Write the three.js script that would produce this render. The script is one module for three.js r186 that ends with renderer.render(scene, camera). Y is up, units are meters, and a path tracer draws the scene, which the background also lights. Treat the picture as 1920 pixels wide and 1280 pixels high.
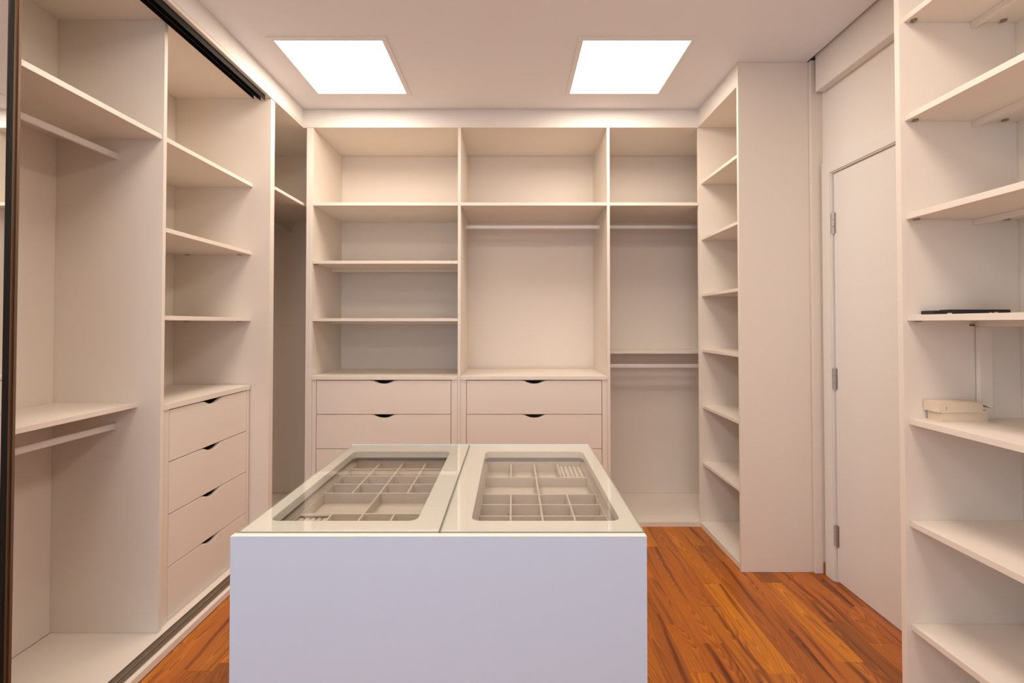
import * as THREE from 'three';
import { RoundedBoxGeometry } from 'three/addons/geometries/RoundedBoxGeometry.js';
import { mergeGeometries } from 'three/addons/utils/BufferGeometryUtils.js';
import { RectAreaLightUniformsLib } from 'three/addons/lights/RectAreaLightUniformsLib.js';
import { ImprovedNoise } from 'three/addons/math/ImprovedNoise.js';

// ---------------------------------------------------------------- camera, sky, lights, exposure
const scene = new THREE.Scene();
const EYE = 1.311;
const camera = new THREE.PerspectiveCamera(2 * Math.atan(640 / 880) * 180 / Math.PI, 1.5, 0.05, 60);
camera.position.set(0, EYE, 0);
camera.rotation.x = 0.9 * Math.PI / 180;
camera.setViewOffset(1920, 1280, 0, 46.8, 1920, 1280);
camera.updateProjectionMatrix();

scene.background = new THREE.Color().setRGB(0.55, 0.76, 1.0);   // even, hazy daylight outside the window behind the camera
scene.backgroundIntensity = 3.2;

const LAMP_COLOR = new THREE.Color().setRGB(1.0, 0.85, 0.73);
const LAMP_POWER = 8.4;

const renderer = new THREE.WebGLRenderer({ antialias: true });
renderer.toneMapping = THREE.LinearToneMapping;
renderer.toneMappingExposure = 1.44;
renderer.shadowMap.enabled = true;
RectAreaLightUniformsLib.init();

// ---------------------------------------------------------------- helpers
let seed = 20240611;
const rnd = () => { seed = (seed * 1664525 + 1013904223) >>> 0; return seed / 4294967296; };
const used = {};
function numbered(n) { used[n] = (used[n] || 0) + 1; return used[n] === 1 ? n : n + '_' + String(used[n] - 1).padStart(3, '0'); }
// A box between two depths measured forward from the camera's wall plane: Z grows away from the viewer, so world z = -Z
function bx(x0, x1, y0, y1, Z0, Z1, r = 0.0008) {
  const w = x1 - x0, h = y1 - y0, d = Z1 - Z0;
  const g = r > 0 ? new RoundedBoxGeometry(w, h, d, 1, Math.min(r, w / 3, h / 3, d / 3)) : new THREE.BoxGeometry(w, h, d);
  g.translate((x0 + x1) / 2, (y0 + y1) / 2, -(Z0 + Z1) / 2);
  return g.index ? g.toNonIndexed() : g;
}
const flat = g => (g.index ? g.toNonIndexed() : g);
function thing(name, label, category, pos = [0, 0, 0], group, kind) {
  const o = new THREE.Group(); o.name = numbered(name); o.position.set(...pos); scene.add(o);
  if (label) o.userData.label = label;
  if (category) o.userData.category = category;
  if (group) o.userData.group = group;
  if (kind) o.userData.kind = kind;
  return o;
}
// one Mesh from geometries given in world coordinates, hung under a parent that only has a position
function put(parent, name, geos, mat, label) {
  const list = (Array.isArray(geos) ? geos : [geos]).map(flat);
  const g = list.length === 1 ? list[0] : mergeGeometries(list);
  const origin = new THREE.Vector3();
  for (let p = parent; p && p !== scene; p = p.parent) origin.add(p.position);
  g.translate(-origin.x, -origin.y, -origin.z);
  const m = new THREE.Mesh(g, mat); m.name = name; m.castShadow = m.receiveShadow = true;
  if (label) m.userData.label = label;
  parent.add(m);
  return m;
}
function struct(name, geos, mat, label) {
  const m = put(scene, name, geos, mat, label); m.userData.kind = 'structure';
  return m;
}

// ---------------------------------------------------------------- materials
const std = (r, g, b, rough, extra = {}) => new THREE.MeshStandardMaterial({ color: new THREE.Color().setRGB(r, g, b), roughness: rough, metalness: 0, ...extra });
const perlin = new ImprovedNoise();
function dataTexture(w, h, fn, srgb) {
  const d = new Uint8Array(w * h * 4);
  for (let j = 0; j < h; j++) for (let i = 0; i < w; i++) {
    const c = fn(i / w, j / h); const k = (j * w + i) * 4;
    d[k] = c[0] * 255; d[k + 1] = c[1] * 255; d[k + 2] = c[2] * 255; d[k + 3] = 255;
  }
  const t = new THREE.DataTexture(d, w, h, THREE.RGBAFormat);
  t.magFilter = THREE.LinearFilter; t.minFilter = THREE.LinearMipmapLinearFilter; t.generateMipmaps = true;
  t.wrapS = t.wrapT = THREE.RepeatWrapping; if (srgb) t.colorSpace = THREE.SRGBColorSpace; t.needsUpdate = true;
  return t;
}
const M = {
  laminate: std(0.82, 0.74, 0.65, 0.48),
  backing: std(0.81, 0.725, 0.635, 0.55),
  paint: std(0.82, 0.78, 0.735, 0.9),
  ceiling: std(0.88, 0.88, 0.90, 0.95),
  doorPaint: std(0.80, 0.78, 0.745, 0.45),
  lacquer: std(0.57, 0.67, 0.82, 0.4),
  litTopEdge: std(0.78, 0.735, 0.67, 0.45),  // island top edge: warm lamp light mixed into the colour
  rail: std(0.74, 0.71, 0.68, 0.38, { metalness: 0.2 }),
  steel: std(0.55, 0.53, 0.52, 0.32, { metalness: 0.9 }),
  pin: std(0.30, 0.26, 0.22, 0.4, { metalness: 0.8 }),
  black: new THREE.MeshPhysicalMaterial({ color: new THREE.Color().setRGB(0.010, 0.008, 0.006), roughness: 0.6, specularIntensity: 0.35 }),
  bronze: std(0.20, 0.13, 0.085, 0.36, { metalness: 0.55 }),
  trackFloor: std(0.30, 0.225, 0.165, 0.5, { metalness: 0.25 }),
  mirror: std(0.86, 0.87, 0.87, 0.02, { metalness: 1 }),
  velvet: new THREE.MeshPhysicalMaterial({ color: new THREE.Color().setRGB(0.50, 0.44, 0.365), roughness: 0.95, sheen: 0.25, sheenRoughness: 0.6, sheenColor: new THREE.Color(0xd8cfc0) }),
  glass: new THREE.MeshPhysicalMaterial({ color: 0xffffff, roughness: 0.0, metalness: 0, transmission: 1, thickness: 0, ior: 1.42 }),
  glassEdge: std(0.22, 0.24, 0.20, 0.25),
  frameWhite: std(0.64, 0.63, 0.55, 0.35),
  lampGlow: new THREE.MeshStandardMaterial({ color: 0xffffff, emissive: 0xfff6ea, emissiveIntensity: 2.2, roughness: 0.6 }),
  lampRim: std(0.87, 0.86, 0.87, 0.6),
  woodTrim: std(0.30, 0.105, 0.03, 0.5),
  card: std(0.76, 0.63, 0.48, 0.85),
  cardInside: std(0.42, 0.36, 0.27, 0.9),
  caseBlack: std(0.012, 0.012, 0.016, 0.5),
  tag: std(0.75, 0.72, 0.68, 0.7),
  subfloor: std(0.20, 0.10, 0.05, 0.9),
};

// ---------------------------------------------------------------- measures of the room
const H = 2.718;                 // ceiling
const TOP = 2.595, TB = 2.613;   // underside and top of the cabinets' top boards
const ZF = 3.055, ZB = 3.575;    // front and inner back of the units on the far wall
const XL = -1.365, XLB = -1.915; // front and inner back of the units on the left wall
const XW = 1.652;                // right wall
const XC = 1.218;                // front of the tall unit in the right corner
const T = 0.018;
const REAR = -1.5;               // wall behind the camera

// ---------------------------------------------------------------- setting: shell
struct('ceiling', [bx(-2.07, 1.586, H, H + 0.03, REAR - 0.12, 3.71, 0), bx(-2.07, 1.80, H + 0.03, H + 0.15, REAR - 0.12, 3.71, 0)], M.ceiling);
struct('wall_back', bx(-2.07, 1.80, 0, H, 3.594, 3.71, 0), M.paint);
struct('wall_left', bx(-2.07, -1.935, 0, H, REAR, 3.593, 0), M.paint);
const DZ0 = 1.600, DZ1 = 2.402, DTOP = 2.082;   // door opening
struct('wall_right', [bx(XW, 1.80, 0, H + 0.029, REAR, DZ0 - 0.03, 0), bx(XW, 1.80, 0, H + 0.029, DZ1 + 0.03, 3.593, 0), bx(XW, 1.80, DTOP + 0.03, H + 0.029, DZ0 - 0.03, DZ1 + 0.03, 0)], M.paint);
struct('trim_1', bx(1.602, XW - 0.0005, 2.534, H + 0.029, 0.2, 2.46, 0.004), M.paint, 'white boxed beam along the top of the right wall above the door');
// wall behind the camera with its window
const WX0 = -1.05, WX1 = 0.30, WY0 = 0.75, WY1 = 2.15;
struct('wall_rear', [bx(-1.934, WX0, 0, H, REAR - 0.12, REAR - 0.001, 0), bx(WX1, 1.80, 0, H, REAR - 0.12, REAR - 0.001, 0), bx(WX0, WX1, 0, WY0, REAR - 0.12, REAR - 0.001, 0), bx(WX0, WX1, WY1, H, REAR - 0.12, REAR - 0.001, 0)], M.paint);
{
  const w = thing('window_1', null, null, [(WX0 + WX1) / 2, WY0, -(REAR - 0.06)], null, 'structure');
  const f = 0.04, za = REAR - 0.09, zb = REAR - 0.03;
  put(w, 'window_frame', [bx(WX0, WX0 + f, WY0, WY1, za, zb), bx(WX1 - f, WX1, WY0, WY1, za, zb), bx(WX0 + f, WX1 - f, WY0, WY0 + f, za, zb), bx(WX0 + f, WX1 - f, WY1 - f, WY1, za, zb), bx((WX0 + WX1) / 2 - f / 2, (WX0 + WX1) / 2 + f / 2, WY0 + f, WY1 - f, za, zb)], M.lacquer);
  const mid = (WX0 + WX1) / 2;
  put(w, 'pane', bx(WX0 + f, mid - f / 2, WY0 + f, WY1 - f, REAR - 0.062, REAR - 0.058, 0), M.glass);
  put(w, 'pane', bx(mid + f / 2, WX1 - f, WY0 + f, WY1 - f, REAR - 0.062, REAR - 0.058, 0), M.glass);
}

// soffits that close the gap between cabinets and ceiling
struct('trim_2', bx(XL, XC, TB + 0.0005, H - 0.0005, ZF, ZF + 0.02, 0), M.paint, 'white strip between the far wardrobe and the ceiling');
struct('trim_3', bx(XL - 0.02, XL, TB + 0.0005, H - 0.0005, -0.1, ZF + 0.02, 0), M.paint, 'white strip between the left wardrobe and the ceiling');
struct('trim_4', bx(XC, XC + 0.02, TB + 0.0005, H - 0.0005, 2.521, ZF + 0.02, 0), M.paint, 'white strip between the corner shelves and the ceiling');
struct('trim_5', [bx(1.591, 1.6325, 0.001, H - 0.001, 2.482, 2.60, 0.002), bx(1.6325, 1.6515, 0.001, H - 0.001, 2.4835, 2.60, 0)], M.laminate, 'narrow white upright between the corner shelves and the door');
struct('baseboard_right', bx(1.634, XW - 0.0005, 0.0005, 0.062, 2.4725, 2.4830, 0.001), M.woodTrim, 'short piece of brown wooden baseboard beside the door frame');

// ---------------------------------------------------------------- floor of single planks
function woodTexture(k) {
  const cu = 0.02 + 0.06 * ((k * 0.37) % 1), sp = 3.0 + (k % 3) * 1.2, off = k * 17.3;
  return dataTexture(192, 1024, (u, v) => {
    const x = u * 0.1, y = v * 1.3;                       // metres on the plank
    const drift = 0.028 * perlin.noise(y * 1.7, off, 0.3) + 0.007 * perlin.noise(y * 6, off + 5, 1.7);
    const depth = 0.012 + 0.028 * (0.5 + 0.5 * Math.sin(y * sp + off)) + 0.008 * perlin.noise(y * 5, x * 20, off);
    const r = Math.hypot((x - cu + drift) * 1.0, depth);
    let ring = r * 185 + 2.2 * perlin.noise(x * 30, y * 3, off + 2);
    ring = ring - Math.floor(ring);
    const line = Math.pow(ring, 2.2) * (1 - Math.pow(ring, 22));
    const vein = Math.max(0, perlin.noise(x * 42 + drift * 40, y * 1.6, off + 9));
    const fib = 0.5 + 0.5 * perlin.noise(x * 1700, y * 26, off);
    const pore = perlin.noise(x * 2600, y * 60, off + 3) > 0.42 ? 1 : 0;
    const cloud = 0.5 + 0.5 * perlin.noise(x * 9, y * 2.2, off + 20);
    let t = 0.46 * line + 0.75 * vein * vein * 2.2 + 0.13 * fib + 0.20 * cloud + 0.10 * pore - 0.04;
    t = Math.min(1, Math.max(0, t));
    const a = [0.95, 0.60, 0.19], b = [0.40, 0.18, 0.035];
    return [0, 1, 2].map(i => a[i] + (b[i] - a[i]) * t);
  }, true);
}
const grains = [...Array(8).keys()].map(woodTexture);
const grainRough = dataTexture(128, 256, (u, v) => { const n = 0.62 + 0.22 * perlin.noise(u * 60, v * 20, 4.4); return [n, n, n]; }, false);
const tones = [[0.76, 0.70, 0.64], [0.92, 0.90, 0.52], [0.60, 0.50, 0.56], [0.72, 0.60, 0.66], [0.86, 0.77, 0.48], [0.47, 0.41, 0.56]];
const plankMats = tones.map(c => grains.map(t => {
  const m = new THREE.MeshStandardMaterial({ map: t, roughness: 0.62, roughnessMap: grainRough, metalness: 0 });
  m.color.setRGB(...c); return m;
}));
const floor = struct('floor', bx(-2.07, 1.80, -0.12, -0.0135, REAR - 0.12, 3.71, 0), M.subfloor);
{
  // ends seen in the photograph: column -> [joint depth, tone on this side, tone beyond]
  const seen = { '-1.233': [1.795, 2, 0], '-1.133': [1.837, 5, 1], '0.767': [2.785, 3, 1], '0.967': [2.39, 1, 4], '1.067': [2.797, 2, 0], '1.267': [2.40, 1, 5], '1.367': [2.085, 5, 3], '0.667': [2.95, 3, 0], '0.867': [2.2, 0, 3], '1.167': [1.7, 4, 3], '1.467': [1.95, 3, 3], '1.567': [2.2, 3, 3] };
  for (let c = -15; c <= 15; c++) {
    const x0 = 0.067 + c * 0.1, x1 = Math.min(x0 + 0.1, 1.70); const a0 = Math.max(x0, XL + 0.001);
    if (a0 >= x1 - 0.01) continue;
    const s = seen[x0.toFixed(3)];
    const cuts = [REAR];
    if (s) { let z = s[0]; const back = []; while (z > REAR + 0.25) { back.push(z); z -= 0.55 + 0.65 * rnd(); } cuts.push(...back.reverse()); let f = s[0] + 0.75 + 0.3 * rnd(); while (f < 2.95) { cuts.push(f); f += 0.7; } }
    else { let z = REAR + 0.2 + 0.8 * rnd(); while (z < 2.85) { cuts.push(z); z += 0.55 + 0.75 * rnd(); } }
    cuts.push(3.08);
    for (let i = 0; i + 1 < cuts.length; i++) {
      const za = cuts[i], zb = cuts[i + 1], g = 0.0003, len = zb - za;
      const geo = bx(a0 + g, x1 - g, -0.0130 + 0.0005 * rnd(), 0.0003 * (rnd() - 0.5), za + g, zb - g, 0.0006);
      // uv in metres: across the plank and along it, each plank from another place of the grain
      const p = geo.attributes.position, uv = geo.attributes.uv, o = rnd(), flip = rnd() < 0.5 ? -1 : 1;
      for (let k = 0; k < p.count; k++) uv.setXY(k, (p.getX(k) - x0) / 0.1 * 0.96 + 0.02, o + flip * -p.getZ(k) / 1.3);
      let tone = [0, 0, 1, 3, 4, 2, 3, 0][Math.floor(rnd() * 8)];
      if (s && Math.abs(zb - s[0]) < 1e-6) tone = s[1]; if (s && Math.abs(za - s[0]) < 1e-6) tone = s[2];
      put(floor, 'plank', geo, plankMats[tone][Math.floor(rnd() * 8)]);
    }
  }
}

// ---------------------------------------------------------------- door in the right wall
{
  const d = thing('door_1', 'closed white flush door in its frame in the right wall', null, [1.68, 0, -(DZ0 + DZ1) / 2], null, 'structure');
  const ci = 0.012;   // casing and jamb
  const xa = 1.637;
  put(d, 'door_frame', [
    bx(xa, XW - 0.0005, 0.0005, 2.158, DZ1 + 0.008, DZ1 + 0.070, 0.002), bx(xa, XW - 0.0005, 0.0005, 2.158, DZ0 - 0.060, DZ0 - 0.008, 0.002), bx(xa, XW - 0.0005, DTOP + 0.008, 2.158, DZ0 - 0.008, DZ1 + 0.008, 0.002),
    bx(xa + 0.006, 1.79, 0.0005, DTOP + 0.028, DZ1 + 0.003, DZ1 + 0.028, 0.001), bx(xa + 0.006, 1.79, 0.0005, DTOP + 0.028, DZ0 - 0.028, DZ0 - 0.003, 0.001), bx(xa + 0.006, 1.79, DTOP + 0.003, DTOP + 0.028, DZ0 - 0.003, DZ1 + 0.003, 0.001)], M.doorPaint);
  put(d, 'door_leaf', bx(1.6535, 1.6895, 0.007, DTOP, DZ0, DZ1, 0.0015), M.doorPaint);
  for (const yc of [1.827, 1.0305, 0.2355]) {
    const c = new THREE.CylinderGeometry(0.0058, 0.0058, 0.034, 12), geos = [];
    for (const k of [-1, 0, 1]) { const q = c.clone(); q.translate(1.6492, yc + k * 0.0362, -(DZ1 - 0.001)); geos.push(q); }
    const tip = new THREE.SphereGeometry(0.0052, 10, 8);
    for (const k of [-1, 1]) { const q = tip.clone(); q.translate(1.6492, yc + k * 0.0545, -(DZ1 - 0.001)); geos.push(q); }
    geos.push(bx(1.6405, 1.6425, yc - 0.053, yc + 0.053, DZ1 + 0.004, DZ1 + 0.008, 0), bx(1.6522, 1.6533, yc - 0.053, yc + 0.053, DZ1 - 0.016, DZ1 - 0.001, 0));
    put(d, 'hinge', geos, M.steel, 'grey steel hinge');
  }
}

// ---------------------------------------------------------------- shared builders
// oval hanging rail with a cup at each end; axis 'x' or 'z'; c = [x, y, Z] with the long coordinate ignored
function roundedRect(hw, hh, r) {
  const s = new THREE.Shape(); s.moveTo(-hw + r, -hh); s.lineTo(hw - r, -hh); s.absarc(hw - r, -hh + r, r, -Math.PI / 2, 0, false); s.lineTo(hw, hh - r); s.absarc(hw - r, hh - r, r, 0, Math.PI / 2, false);
  s.lineTo(-hw + r, hh); s.absarc(-hw + r, hh - r, r, Math.PI / 2, Math.PI, false); s.lineTo(-hw, -hh + r); s.absarc(-hw + r, -hh + r, r, Math.PI, Math.PI * 1.5, false); return s;
}
function railGeo(axis, a, b, c1, y) {
  const g = new THREE.ExtrudeGeometry(roundedRect(0.0072, 0.0133, 0.0045), { depth: b - a, bevelEnabled: false, curveSegments: 5 });
  if (axis === 'x') { g.rotateY(Math.PI / 2); g.translate(a, y, -c1); } else { g.translate(c1, y, -b); }
  return g;
}
function cupGeo(axis, at, dir, c1, y) {
  const g = new THREE.ExtrudeGeometry(roundedRect(0.0095, 0.0155, 0.006), { depth: 0.008, bevelEnabled: false, curveSegments: 5 });
  if (axis === 'x') { g.rotateY(Math.PI / 2); g.translate(dir > 0 ? at + 0.0005 : at - 0.0085, y, -c1); } else { g.translate(c1, y, dir > 0 ? -at - 0.0085 : -at + 0.0005); }
  return g;
}
function rail(t, axis, a, b, c1, y, ends = [1, 1]) {
  const r = put(t, 'hanging_rail', railGeo(axis, a + 0.001, b - 0.001, c1, y), M.rail);
  if (ends[0]) put(r, 'rail_socket', cupGeo(axis, a, 1, c1, y), M.rail);
  if (ends[1]) put(r, 'rail_socket', cupGeo(axis, b, -1, c1, y), M.rail);
  return r;
}
// drawer front with a hand hole scooped out of its upper edge, and the box behind it; local: x across, y up, front towards +z
function drawerGeo(w, h, depth, pull = 0.168) {
  const s = new THREE.Shape(), p = pull / 2, n = 0.021;
  s.moveTo(-w / 2, 0); s.lineTo(w / 2, 0); s.lineTo(w / 2, h); s.lineTo(p, h);
  s.bezierCurveTo(p * 0.62, h, p * 0.55, h - n, 0, h - n);
  s.bezierCurveTo(-p * 0.55, h - n, -p * 0.62, h, -p, h);
  s.lineTo(-w / 2, h); s.closePath();
  const front = new THREE.ExtrudeGeometry(s, { depth: 0.0164, bevelEnabled: true, bevelSize: 0.0008, bevelThickness: 0.0008, bevelOffset: -0.0008, bevelSegments: 1, curveSegments: 14 });
  front.translate(0, 0, -0.0172);
  const b = (x0, x1, y0, y1, z0, z1) => { const g = new THREE.BoxGeometry(x1 - x0, y1 - y0, z1 - z0); g.translate((x0 + x1) / 2, (y0 + y1) / 2, (z0 + z1) / 2); return g; };
  const hw = w / 2 - 0.014, hb = h - 0.06;
  const g = [front, b(-hw, -hw + 0.012, 0.02, hb, -depth, -0.0175), b(hw - 0.012, hw, 0.02, hb, -depth, -0.0175), b(-hw + 0.012, hw - 0.012, 0.02, hb, -depth, -depth + 0.012), b(-hw + 0.012, hw - 0.012, 0.02, 0.026, -depth + 0.012, -0.0175)];
  return mergeGeometries(g.map(q => { const f = flat(q); return f; }));
}
// chest of drawers: w wide; stiles of different widths; everything relative to the chest's base centre, front at +z
function chest(label, pos, turn, w, depth, sl, sr, topY, topT, step, count, floorY, group) {
  const t = thing('drawer_chest', label, 'drawers', pos, group); t.rotation.y = turn;
  const add = (name, g) => { const list = (Array.isArray(g) ? g : [g]).map(flat); const m = new THREE.Mesh(list.length > 1 ? mergeGeometries(list) : list[0], M.laminate); m.name = name; m.castShadow = m.receiveShadow = true; t.add(m); return m; };
  const b = (x0, x1, y0, y1, z0, z1) => bx(x0, x1, y0, y1, -z1, -z0);
  add('top_board', b(-w / 2, w / 2, topY - topT, topY, -depth, 0.006));
  add('side_panel', [b(-w / 2, -w / 2 + sl, floorY, topY - topT - 0.0005, -depth, 0)]);
  add('side_panel', [b(w / 2 - sr, w / 2, floorY, topY - topT - 0.0005, -depth, 0)]);
  add('back_panel', b(-w / 2 + sl, w / 2 - sr, floorY, topY - topT - 0.0005, -depth, -depth + 0.012));
  const y1 = topY - topT - 0.0025, bottom = y1 - step * count;
  add('plinth', b(-w / 2 + sl, w / 2 - sr, floorY, bottom - 0.001, -0.03, -0.001));
  const dw = w - sl - sr - 0.006;
  const g = drawerGeo(dw, step - 0.0038, depth - 0.03);
  for (let k = 0; k < count; k++) {
    const m = new THREE.Mesh(g, M.laminate); m.name = 'drawer'; m.castShadow = m.receiveShadow = true;
    m.position.set((sl - sr) / 2, y1 - step * (k + 1) + 0.0015, 0.0); t.add(m);
  }
  return t;
}

// ---------------------------------------------------------------- far wall: three open bays
const bays = [[-1.300, -0.354], [-0.334, 0.620], [0.6395, 1.634]];
{
  const t = thing('open_wardrobe', 'wide white open wardrobe of three bays across the far wall', 'wardrobe', [0, 0, -ZF]);
  put(t, 'side_panel', [bx(-1.3435, -1.312, 0.0005, TOP, ZF, ZF + 0.02), bx(-1.320, -1.3005, 0.0005, TOP, ZF + 0.001, ZB)], M.laminate);
  put(t, 'divider', bx(-0.3535, -0.3345, 0.031, TOP, ZF, ZB), M.laminate);
  put(t, 'divider', bx(0.6205, 0.639, 0.031, TOP, ZF, ZB), M.laminate);
  put(t, 'top_panel', [bx(-1.3435, 1.2155, TOP + 0.0005, TB, ZF - 0.002, ZB), bx(1.2155, 1.640, TOP + 0.0005, TB, ZF + 0.0195, ZB)], M.laminate);
  put(t, 'base_panel', [bx(-1.300, 1.2175, 0.0005, 0.030, ZF, ZB, 0), bx(1.2175, 1.640, 0.0005, 0.030, ZF + 0.02, ZB, 0)], M.laminate);
  for (const [a, b] of bays) put(t, 'back_panel', bx(a - 0.01, b + 0.008, 0.031, TOP, ZB + 0.0005, ZB + 0.012, 0), M.backing);
  // shelf across the top of each bay
  put(t, 'shelf', bx(-1.2995, -0.3545, 2.0835, 2.104, ZF - 0.001, ZB), M.laminate);
  put(t, 'shelf', bx(-0.3335, 0.6195, 2.0835, 2.104, ZF - 0.001, ZB), M.laminate);
  put(t, 'shelf', [bx(0.6400, 1.2165, 2.0835, 2.104, ZF - 0.001, ZB), bx(1.2165, 1.640, 2.0835, 2.104, ZF + 0.03, ZB)], M.laminate);
  // two lower shelves on the left with a stiffening batten below
  for (const y of [1.723, 1.3475]) {
    const s = put(t, 'shelf', bx(-1.2995, -0.3545, y - 0.0195, y, ZF + 0.001, ZB), M.laminate);
    put(s, 'batten', bx(-1.2995, -0.3545, y - 0.038, y - 0.0197, 3.372, 3.390), M.laminate);
    put(s, 'shelf_pin', bx(-1.2995, -1.275, y - 0.0235, y - 0.0197, ZF + 0.02, ZF + 0.03), M.pin);
  }
  const low = put(t, 'shelf', bx(0.6400, 1.640, 1.098, 1.1185, 3.36, ZB), M.laminate);
  rail(t, 'x', bays[1][0], bays[1][1], 3.312, 1.996);
  rail(t, 'x', bays[2][0], 1.640, 3.312, 1.996);
  rail(t, 'x', bays[2][0], 1.640, 3.312, 1.014);
}
chest('drawer chest under the shelves at the left of the far wall', [(-1.2995 - 0.3545) / 2, 0.0305, -ZF], 0, 0.945, 0.50, 0.0280, 0.040, 0.941, 0.0235, 0.2216, 4, 0, 'four-drawer chests in the wardrobes');
chest('drawer chest below the hanging rail in the middle of the far wall', [(-0.3335 + 0.6195) / 2, 0.0305, -ZF], 0, 0.953, 0.50, 0.0368, 0.0337, 0.941, 0.0235, 0.2216, 4, 0, 'four-drawer chests in the wardrobes');

// ---------------------------------------------------------------- left wall: sliding-door wardrobe
{
  const Z0 = -0.10, ZA = 1.964, ZA2 = 1.982, ZD = 2.655, ZD2 = 2.699;
  const t = thing('sliding_door_wardrobe', 'long white wardrobe on the left wall with black sliding-door tracks', 'wardrobe', [XLB, 0, -1.3]);
  put(t, 'base_panel', [bx(XLB, -1.4445, 0.0005, 0.030, Z0, ZD - 0.001, 0.0015), bx(-1.3865, XL, 0.0005, 0.030, Z0, ZD - 0.001, 0.0015), bx(-1.4445, -1.3865, 0.0005, 0.014, Z0, ZD - 0.001, 0)], M.laminate);
  put(t, 'top_panel', bx(XLB, XL - 0.001, TOP, TB, Z0, ZD2), M.laminate);
  put(t, 'back_panel', bx(XLB - 0.012, XLB - 0.0005, 0.031, TOP, Z0, ZD2, 0), M.backing);
  put(t, 'side_panel', bx(XLB, -1.372, 0.0005, TOP - 0.0005, Z0 - T, Z0 - 0.0005), M.laminate);
  put(t, 'divider', bx(XLB, -1.466, 0.0305, TOP - 0.0005, ZA, ZA2), M.laminate);
  put(t, 'divider', bx(XLB, -1.372, 0.0005, TOP - 0.0005, ZD, ZD2), M.laminate);
  // near bay
  put(t, 'shelf', bx(XLB + 0.0005, -1.472, 2.0865, 2.106, Z0, ZA - 0.0005), M.laminate);
  put(t, 'shelf', bx(XLB + 0.0005, -1.562, 0.9635, 0.982, Z0, ZA - 0.0005), M.laminate);
  rail(t, 'z', Z0, ZA, -1.662, 2.015);
  rail(t, 'z', Z0, ZA, -1.657, 0.886);
  // bay with the drawers
  put(t, 'shelf', bx(XLB + 0.0005, -1.472, 2.0865, 2.106, ZA2 + 0.0005, ZD - 0.0005), M.laminate);
  for (const y of [1.7215, 1.346]) {
    const s = put(t, 'shelf', bx(XLB + 0.0005, -1.477, y - 0.019, y, ZA2 + 0.0005, ZD - 0.0005), M.laminate);
    for (const x of [-1.545, -1.84]) put(s, 'shelf_pin', bx(x, x + 0.015, y - 0.0225, y - 0.0192, ZD - 0.025, ZD - 0.001, 0), M.pin);
  }
  // overhead double track, each an upside-down channel
  for (const [xc, e] of [[-1.4295, 2.600], [-1.4005, 2.618]]) {
    put(t, 'door_track', [bx(xc - 0.0135, xc + 0.0135, TOP - 0.003, TOP - 0.0003, Z0, e, 0), bx(xc - 0.0135, xc - 0.0115, TOP - 0.030, TOP - 0.003, Z0, e, 0), bx(xc + 0.0115, xc + 0.0135, TOP - 0.030, TOP - 0.003, Z0, e, 0)], M.black, 'black overhead sliding-door track');
  }
  // ribbed floor track
  const ribs = [bx(-1.4443, -1.3867, 0.0145, 0.0185, Z0, ZD - 0.002, 0)];
  for (let k = 0; k <= 8; k++) { const x = -1.4443 + k * (0.0576 - 0.003) / 8; ribs.push(bx(x, x + 0.003, 0.0185, k % 4 === 0 ? 0.0312 : 0.0265, Z0, ZD - 0.002, 0)); }
  put(t, 'floor_track', ribs, M.trackFloor, 'brown-grey grooved floor track');
  // drawers
  const w = 2.647 - 1.9825;
  chest('drawer chest under the shelves in the left wardrobe', [-1.478, 0.0305, -(1.9825 + w / 2)], Math.PI / 2, w, 0.43, 0.047, 0.0235, 0.938, 0.0245, 0.2255, 4, 0, 'four-drawer chests in the wardrobes');
}
// corner bay between the two walls
{
  const t = thing('corner_wardrobe', 'narrow white corner bay with a high shelf between left and far wardrobes', 'wardrobe', [-1.65, 0, -3.14]);
  put(t, 'top_panel', [bx(XLB, XL - 0.001, TOP, TB, 2.700, ZF, 0), bx(XLB, -1.3445, TOP, TB, ZF, ZB, 0)], M.laminate);
  put(t, 'filler_strip', bx(XL, -1.3445, TB + 0.0005, H - 0.001, ZF + 0.0005, ZF + 0.018, 0), M.laminate);
  put(t, 'base_panel', bx(XLB, XL, 0.0005, 0.030, 2.700, ZB, 0.0015), M.laminate);
  put(t, 'back_panel', bx(XLB - 0.012, XLB - 0.0005, 0.031, TOP, 2.700, ZB, 0), M.backing);
  put(t, 'back_panel', bx(XLB, -1.321, 0.031, TOP - 0.0005, ZB + 0.0005, ZB + 0.012, 0), M.backing);
  put(t, 'shelf', bx(XLB + 0.0005, -1.367, 2.0855, 2.104, 2.7, ZB), M.laminate);
  rail(t, 'z', 2.70, ZB, -1.690, 2.022);
}
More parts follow.
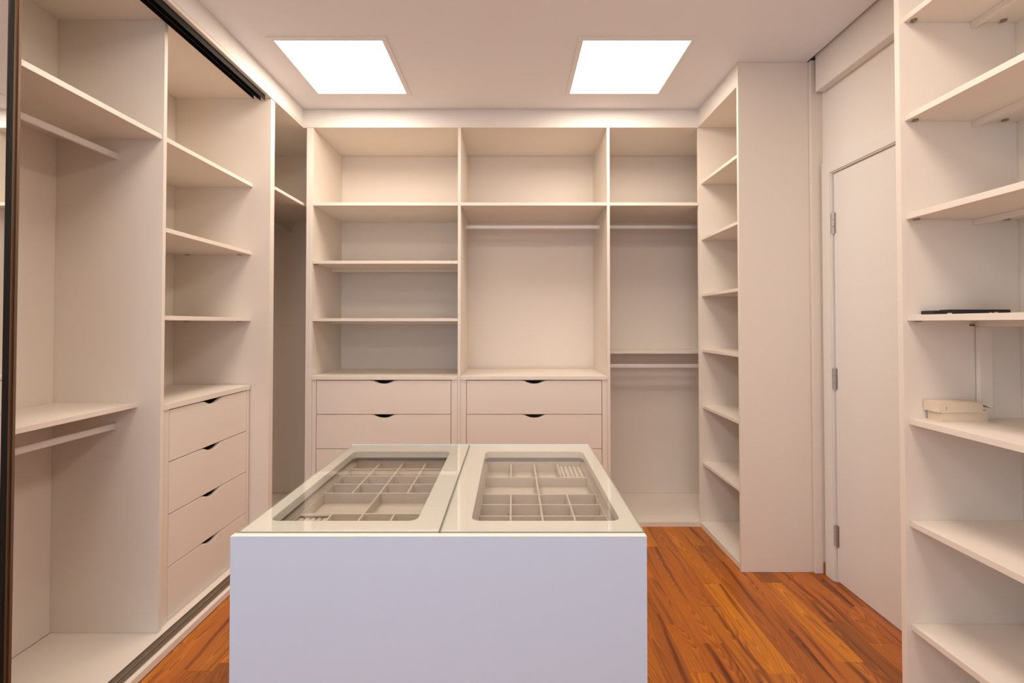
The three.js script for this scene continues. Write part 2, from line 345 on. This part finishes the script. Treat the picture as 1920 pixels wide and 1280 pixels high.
// sliding doors, pushed together towards the viewer
{
  const t = thing('mirrored_sliding_door', 'mirrored sliding door in a thin black frame at the left edge', 'sliding door', [-1.400, 0.032, -0.66]);
  const a = 0.01, b = 1.301, y0 = 0.034, y1 = 2.586, x0 = -1.4095, x1 = -1.392;
  put(t, 'door_frame', [bx(x0, x1, y0, y1, b - 0.010, b), bx(x0, x1, y0, y1, a, a + 0.014), bx(x0, x1, y0, y0 + 0.03, a + 0.014, b - 0.010), bx(x0, x1, y1 - 0.03, y1, a + 0.014, b - 0.010)], M.black);
  put(t, 'mirror', bx(-1.404, -1.3965, y0 + 0.03, y1 - 0.03, a + 0.0142, b - 0.0102, 0), M.mirror);
  const u = thing('sliding_door', 'rear sliding door in a bronze frame behind the mirrored door', 'sliding door', [-1.430, 0.032, -0.70]);
  const c = 0.05, d = 1.347, X0 = -1.4385, X1 = -1.4205;
  put(u, 'door_frame', [bx(X0, X1, y0, y1, d - 0.03, d), bx(X1, X1 + 0.005, y0, y1 - 0.03, d - 0.012, d - 0.004), bx(X0, X1, y0, y1, c, c + 0.03), bx(X0, X1, y0, y0 + 0.03, c + 0.03, d - 0.03), bx(X0, X1, y1 - 0.03, y1, c + 0.03, d - 0.03)], M.bronze);
  put(u, 'door_panel', bx(-1.433, -1.426, y0 + 0.03, y1 - 0.03, c + 0.0302, d - 0.0302, 0), M.laminate);
}

// ---------------------------------------------------------------- tall shelves in the right corner
{
  const t = thing('corner_bookcase', 'tall narrow white shelves in the far right corner beside the door', 'bookcase', [1.41, 0, -2.78]);
  put(t, 'side_panel', bx(1.2125, 1.590, 0.0005, H - 0.001, 2.500, 2.518), M.laminate);
  put(t, 'side_panel', bx(1.2185, 1.640, 0.0005, TOP - 0.0005, ZF + 0.001, ZF + 0.019), M.laminate);
  put(t, 'top_panel', bx(XC - 0.002, 1.640, TOP, TB, 2.5185, ZF + 0.019), M.laminate);
  put(t, 'base_panel', bx(XC, 1.640, 0.0005, 0.034, 2.5185, ZF, 0.0015), M.laminate);
  put(t, 'back_panel', bx(1.6405, 1.650, 0.034, TOP, 2.601, ZF + 0.019, 0), M.backing);
  for (const y of [2.2415, 1.8745, 1.507, 1.1475, 0.7835, 0.4175]) put(t, 'shelf', bx(1.236, 1.640, y - T, y, 2.5185, ZF + 0.0005), M.laminate);
}

// ---------------------------------------------------------------- open bookcase at the right edge
{
  const t = thing('open_bookcase', 'white open bookcase of wide shelves at the right edge beside the door', 'bookcase', [1.46, 0, -0.95]);
  const a = 0.30, b = 1.517, xb = 1.6425;
  put(t, 'side_panel', bx(1.263, xb, 0.0005, TB, b, b + 0.020), M.laminate);
  put(t, 'side_panel', bx(1.263, xb, 0.0005, TB, a - 0.020, a), M.laminate);
  put(t, 'back_panel', bx(xb + 0.0005, 1.651, 0.0005, TB, a - 0.02, b + 0.02, 0), M.backing);
  put(t, 'top_panel', bx(1.263, xb, TOP, TB, a + 0.0005, b - 0.0005), M.laminate);
  put(t, 'base_panel', bx(1.270, xb, 0.0005, 0.030, a + 0.0005, b - 0.0005), M.laminate);
  [2.313, 1.9886, 1.668, 1.340, 1.0074, 0.6807, 0.3521].forEach((y, i) => {
    const s = put(t, 'shelf', bx(1.2775, xb, y - 0.019, y, a + 0.0005, b - 0.0005), M.laminate);
    if (i < 4) put(s, 'batten', bx(1.4945, 1.512, y - 0.037, y - 0.0192, a + 0.0005, b - 0.0005), M.laminate);
    for (const x of [1.300, 1.590]) {
      const pin = new THREE.CylinderGeometry(0.009, 0.009, 0.004, 14); pin.translate(x, y - 0.0213, -(b - 0.014));
      if (i < 4) put(s, 'shelf_pin', pin, M.pin);
    }
  });
  put(t, 'support_upright', bx(1.4945, 1.535, 1.0079, 1.3018, b - 0.0165, b - 0.0025, 0.0005), M.laminate);
  put(t, 'catch', [bx(1.486, 1.4915, 1.304, 1.3085, b - 0.006, b - 0.0003, 0), bx(1.4775, 1.483, 1.304, 1.3085, b - 0.006, b - 0.0003, 0), bx(1.4775, 1.4915, 1.3087, 1.3115, b - 0.004, b - 0.0003, 0)], M.pin);
}
// things on its shelves
{
  const y = 1.3402;
  const t = thing('flat_case', 'long flat black case lying on the shelf above the cream box', 'case', [1.42, y, -1.49]);
  put(t, 'lower_half', bx(1.3185, 1.3755, y, y + 0.0128, 1.470, 1.513, 0.002), M.caseBlack);
  put(t, 'upper_half', bx(1.376, 1.5635, y, y + 0.0160, 1.470, 1.513, 0.002), M.caseBlack);
  put(t, 'paper_tag', bx(1.3635, 1.3755, y + 0.0002, y + 0.0050, 1.4670, 1.4698, 0), M.tag);
  put(t, 'clasp', bx(1.495, 1.503, y + 0.0045, y + 0.0075, 1.4685, 1.4698, 0), M.steel);
  put(t, 'clasp', bx(1.510, 1.522, y + 0.0045, y + 0.0085, 1.4685, 1.4698, 0), M.steel);
}
{
  const y = 1.0076, a = 1.460, b = 1.510, x0 = 1.333, x1 = 1.4765;
  const t = thing('lidded_box', 'small cream cardboard box with a loose lid on the right bookcase', 'box', [1.42, y, -1.49]);
  put(t, 'box_base', [bx(x0, x1, y, y + 0.0015, a, b, 0), bx(x0, x1, y + 0.0015, y + 0.034, a, a + 0.0015, 0), bx(x0, x1, y + 0.0015, y + 0.034, b - 0.0015, b, 0), bx(x0, x0 + 0.0015, y + 0.0015, y + 0.034, a + 0.0015, b - 0.0015, 0), bx(x1 - 0.0015, x1, y + 0.0015, y + 0.034, a + 0.0015, b - 0.0015, 0)], M.card);
  const l0 = x0 - 0.010, l1 = x1 - 0.018, ya = y + 0.0285, yb = y + 0.060, la = a - 0.003, lb = b + 0.003;
  const lid = put(t, 'lid', [bx(l0, l1, yb - 0.0018, yb, la, lb, 0.0008), bx(l0, l1, ya, yb - 0.0018, la, la + 0.0015, 0.0005), bx(l0, l1, ya + 0.002, yb - 0.0018, lb - 0.0015, lb, 0), bx(l0, l0 + 0.0015, ya, yb - 0.0018, la + 0.0015, lb - 0.0015, 0)], M.card);
  // the lid's end flap stands open to the right
  const flap = new THREE.BoxGeometry(0.034, 0.0015, 0.028); flap.rotateZ(-0.42); flap.translate(l1 + 0.0165, yb - 0.0115, -(a + 0.015));
  put(lid, 'flap', flap, M.card);
  put(lid, 'tab', [bx(l0 + 0.018, l0 + 0.020, ya + 0.004, ya + 0.012, la - 0.001, la - 0.0001, 0), bx(l0 + 0.0205, l0 + 0.0225, ya + 0.007, ya + 0.02, la - 0.001, la - 0.0001, 0)].slice(1), M.cardInside);
}

// ---------------------------------------------------------------- island with glass-topped lids
const IY = 0.8393;
{
  const t = thing('closet_island', 'low white island with two glass-topped lids in the middle of the room', 'island', [-0.1625, 0, -1.45]);
  const x0 = -0.6255, x1 = 0.2995, za = 1.050, zb = 1.850;
  put(t, 'front_panel', bx(x0, x1, 0.0005, IY - 0.0012, za, za + 0.0158, 0.0003), M.lacquer);
  put(t, 'lit_top_edge', bx(x0, x1, IY - 0.0011, IY + 0.0002, za - 0.0002, za + 0.0160, 0.0004), M.litTopEdge, 'top edge of the front panel, coloured cream as if lit by the lamps');  // the panel's own top edge; its lamp-lit look is painted as cream
  put(t, 'rear_panel', bx(x0, x1, 0.0005, IY, zb - 0.0155, zb, 0.001), M.lacquer);
  put(t, 'side_panel', bx(x0, x0 + 0.018, 0.0005, IY - 0.0235, za + 0.016, zb - 0.016, 0.001), M.lacquer);
  put(t, 'side_panel', bx(x1 - 0.018, x1, 0.0005, IY - 0.0235, za + 0.016, zb - 0.016, 0.001), M.lacquer);
  put(t, 'tray_shelf', bx(x0 + 0.0185, x1 - 0.0185, 0.734, 0.752, za + 0.016, zb - 0.016, 0), M.lacquer);
  put(t, 'divider', bx(-0.172, -0.156, 0.7525, IY - 0.0235, za + 0.016, zb - 0.016, 0), M.lacquer);
  const z0 = za + 0.0168, z1 = zb - 0.0168;
  for (const [a, b, wa, wb] of [[x0 + 0.0070, -0.1652, -0.583, -0.2285], [-0.1625, x1 - 0.0005, -0.0975, 0.2605]]) {
    const w0 = 1.134, w1 = 1.7455, r = 0.022;
    const s = new THREE.Shape(); s.moveTo(a, z0); s.lineTo(b, z0); s.lineTo(b, z1); s.lineTo(a, z1); s.closePath();
    const h = new THREE.Path();
    h.moveTo(wa + r, w0); h.lineTo(wb - r, w0); h.absarc(wb - r, w0 + r, r, -Math.PI / 2, 0, false); h.lineTo(wb, w1 - r); h.absarc(wb - r, w1 - r, r, 0, Math.PI / 2, false);
    h.lineTo(wa + r, w1); h.absarc(wa + r, w1 - r, r, Math.PI / 2, Math.PI, false); h.lineTo(wa, w0 + r); h.absarc(wa + r, w0 + r, r, Math.PI, Math.PI * 1.5, false);
    s.holes.push(h);
    const g = new THREE.ExtrudeGeometry(s, { depth: 0.022, bevelEnabled: true, bevelSize: 0.0006, bevelThickness: 0.0006, bevelOffset: -0.0006, bevelSegments: 1, curveSegments: 10 });
    g.rotateX(-Math.PI / 2); g.translate(0, IY - 0.0229, 0);
    const lid = put(t, 'lid', g, M.frameWhite);
    put(lid, 'glass_pane', bx(a + 0.0006, b - 0.0006, IY + 0.0004, IY + 0.0042, z0 + 0.0006, z1 - 0.0006, 0), M.glass);
    put(lid, 'glass_edge', [...(a > -0.3 ? [bx(a, a + 0.0004, IY + 0.0004, IY + 0.0036, z0, z1, 0)] : []), bx(b - 0.0004, b, IY + 0.0004, IY + 0.0036, z0, z1, 0), bx(a, b, IY + 0.0004, IY + 0.0030, z0, z0 + 0.0005, 0)], M.glassEdge, 'greenish glass edge');
  }
}
// jewellery trays: four rows of small cells, one row of two, one row with ring rolls
function tray(label, cx, cz, turn) {
  const t = thing('jewelry_tray', label, 'tray', [cx, 0.7525, -cz], 'jewelry trays in the island'); t.rotation.y = turn;
  const yb = 0.0115, yt = 0.0420, W = 0.170, L = 0.316, p = 0.0028;
  const b = (x0, x1, y0, y1, z0, z1, r = 0.001) => bx(x0, x1, y0, y1, -z1, -z0, r);
  const add = (par, name, g) => { const list = (Array.isArray(g) ? g : [g]).map(flat); const m = new THREE.Mesh(list.length > 1 ? mergeGeometries(list) : list[0], M.velvet); m.name = name; m.castShadow = m.receiveShadow = true; par.add(m); return m; };
  add(t, 'tray_base', b(-W - 0.0275, W + 0.0275, 0.0005, yb, -L - 0.015, L + 0.015));
  for (const s of [-1, 1]) {
    add(t, 'rim', b(Math.min(s * (W + 0.004), s * (W + 0.0285)), Math.max(s * (W + 0.004), s * (W + 0.0285)), yb, yt + 0.004, -L - 0.015, L + 0.015));
    add(t, 'rim', b(-W - 0.0035, W + 0.0035, yb, yt + 0.004, Math.min(s * (L + 0.003), s * (L + 0.015)), Math.max(s * (L + 0.003), s * (L + 0.015))));
    add(t, 'lining', b(Math.min(s * W, s * (W + 0.0035)), Math.max(s * W, s * (W + 0.0035)), yb, yt, -L, L));
  }
  // local z runs from the far end (-L) to the near end (+L)
  const rows = [-L, -L + 0.08, -L + 0.16, -L + 0.24, -L + 0.32, -L + 0.476, L];
  for (let k = 1; k < rows.length - 1; k++) add(t, 'partition', b(-W, W, yb, yt, rows[k] - p, rows[k] + p));
  add(t, 'partition', b(-W, W, yb, yt, -L - 0.0028, -L)); add(t, 'partition', b(-W, W, yb, yt, L, L + 0.0028));
  for (let k = 0; k < 6; k++) {
    const xs = k === 4 ? [0] : [-0.085, 0, 0.085];
    for (const x of xs) add(t, 'partition', b(x - p, x + p, yb, yt, rows[k] + p + 0.0002, rows[k + 1] - p - 0.0002));
  }
  const a = rows[5] + 0.006, e = rows[6] - 0.004;
  add(t, 'partition', b(-W, -0.085 - p - 0.0005, yt - 0.005, yt - 0.001, rows[5] + p + 0.0004, rows[5] + p + 0.006));
  for (let k = 0; k < 5; k++) {
    const g = new THREE.CapsuleGeometry(0.0073, e - a - 0.0175, 6, 14); g.rotateX(Math.PI / 2); g.translate(-W + 0.0086 + k * 0.0158, yt - 0.0125, (a + e) / 2 + 0.002);
    add(t, 'ring_roll', g);
  }
  return t;
}
tray('velvet jewelry tray under the left glass lid, ring rolls nearest the viewer', -0.4045, 1.447, 0);
tray('velvet jewelry tray under the right glass lid, ring rolls at its far end', 0.0815, 1.428, Math.PI);

// ---------------------------------------------------------------- ceiling lights
for (const [cx, cz, words] of [[-0.9115, 2.5705, 'glowing square ceiling light panel nearer the mirrored door, left of two'], [0.621, 2.5705, 'glowing square ceiling light panel nearer the white door, right of two'], [-0.9115, 0.95, 'square ceiling light panel above the front of the mirrored door'], [0.621, 0.95, 'square ceiling light panel above the front of the open bookcase'], [-0.9115, -0.67, 'square ceiling light panel near the window, left of two'], [0.621, -0.67, 'square ceiling light panel near the blank end of the rear wall']]) {
  const h = 0.2675, rim = 0.026;
  const t = thing('ceiling_light', words, 'ceiling light', [cx, H - 0.006, -cz], 'ceiling light panels');
  put(t, 'frame', [bx(cx - h - rim, cx + h + rim, H - 0.006, H - 0.0003, cz - h - rim, cz - h, 0.0015), bx(cx - h - rim, cx + h + rim, H - 0.006, H - 0.0003, cz + h, cz + h + rim, 0.0015), bx(cx - h - rim, cx - h, H - 0.006, H - 0.0003, cz - h, cz + h, 0.0015), bx(cx + h, cx + h + rim, H - 0.006, H - 0.0003, cz - h, cz + h, 0.0015)], M.lampRim);
  put(t, 'light_panel', bx(cx - h, cx + h, H - 0.0045, H - 0.0010, cz - h, cz + h, 0), M.lampGlow, 'glowing white diffuser');
  const L = new THREE.RectAreaLight(LAMP_COLOR, LAMP_POWER, 2 * h, 2 * h);
  L.name = 'panel_light'; L.position.set(0, -0.002, 0); L.rotation.x = -Math.PI / 2; t.add(L);
}

renderer.render(scene, camera);
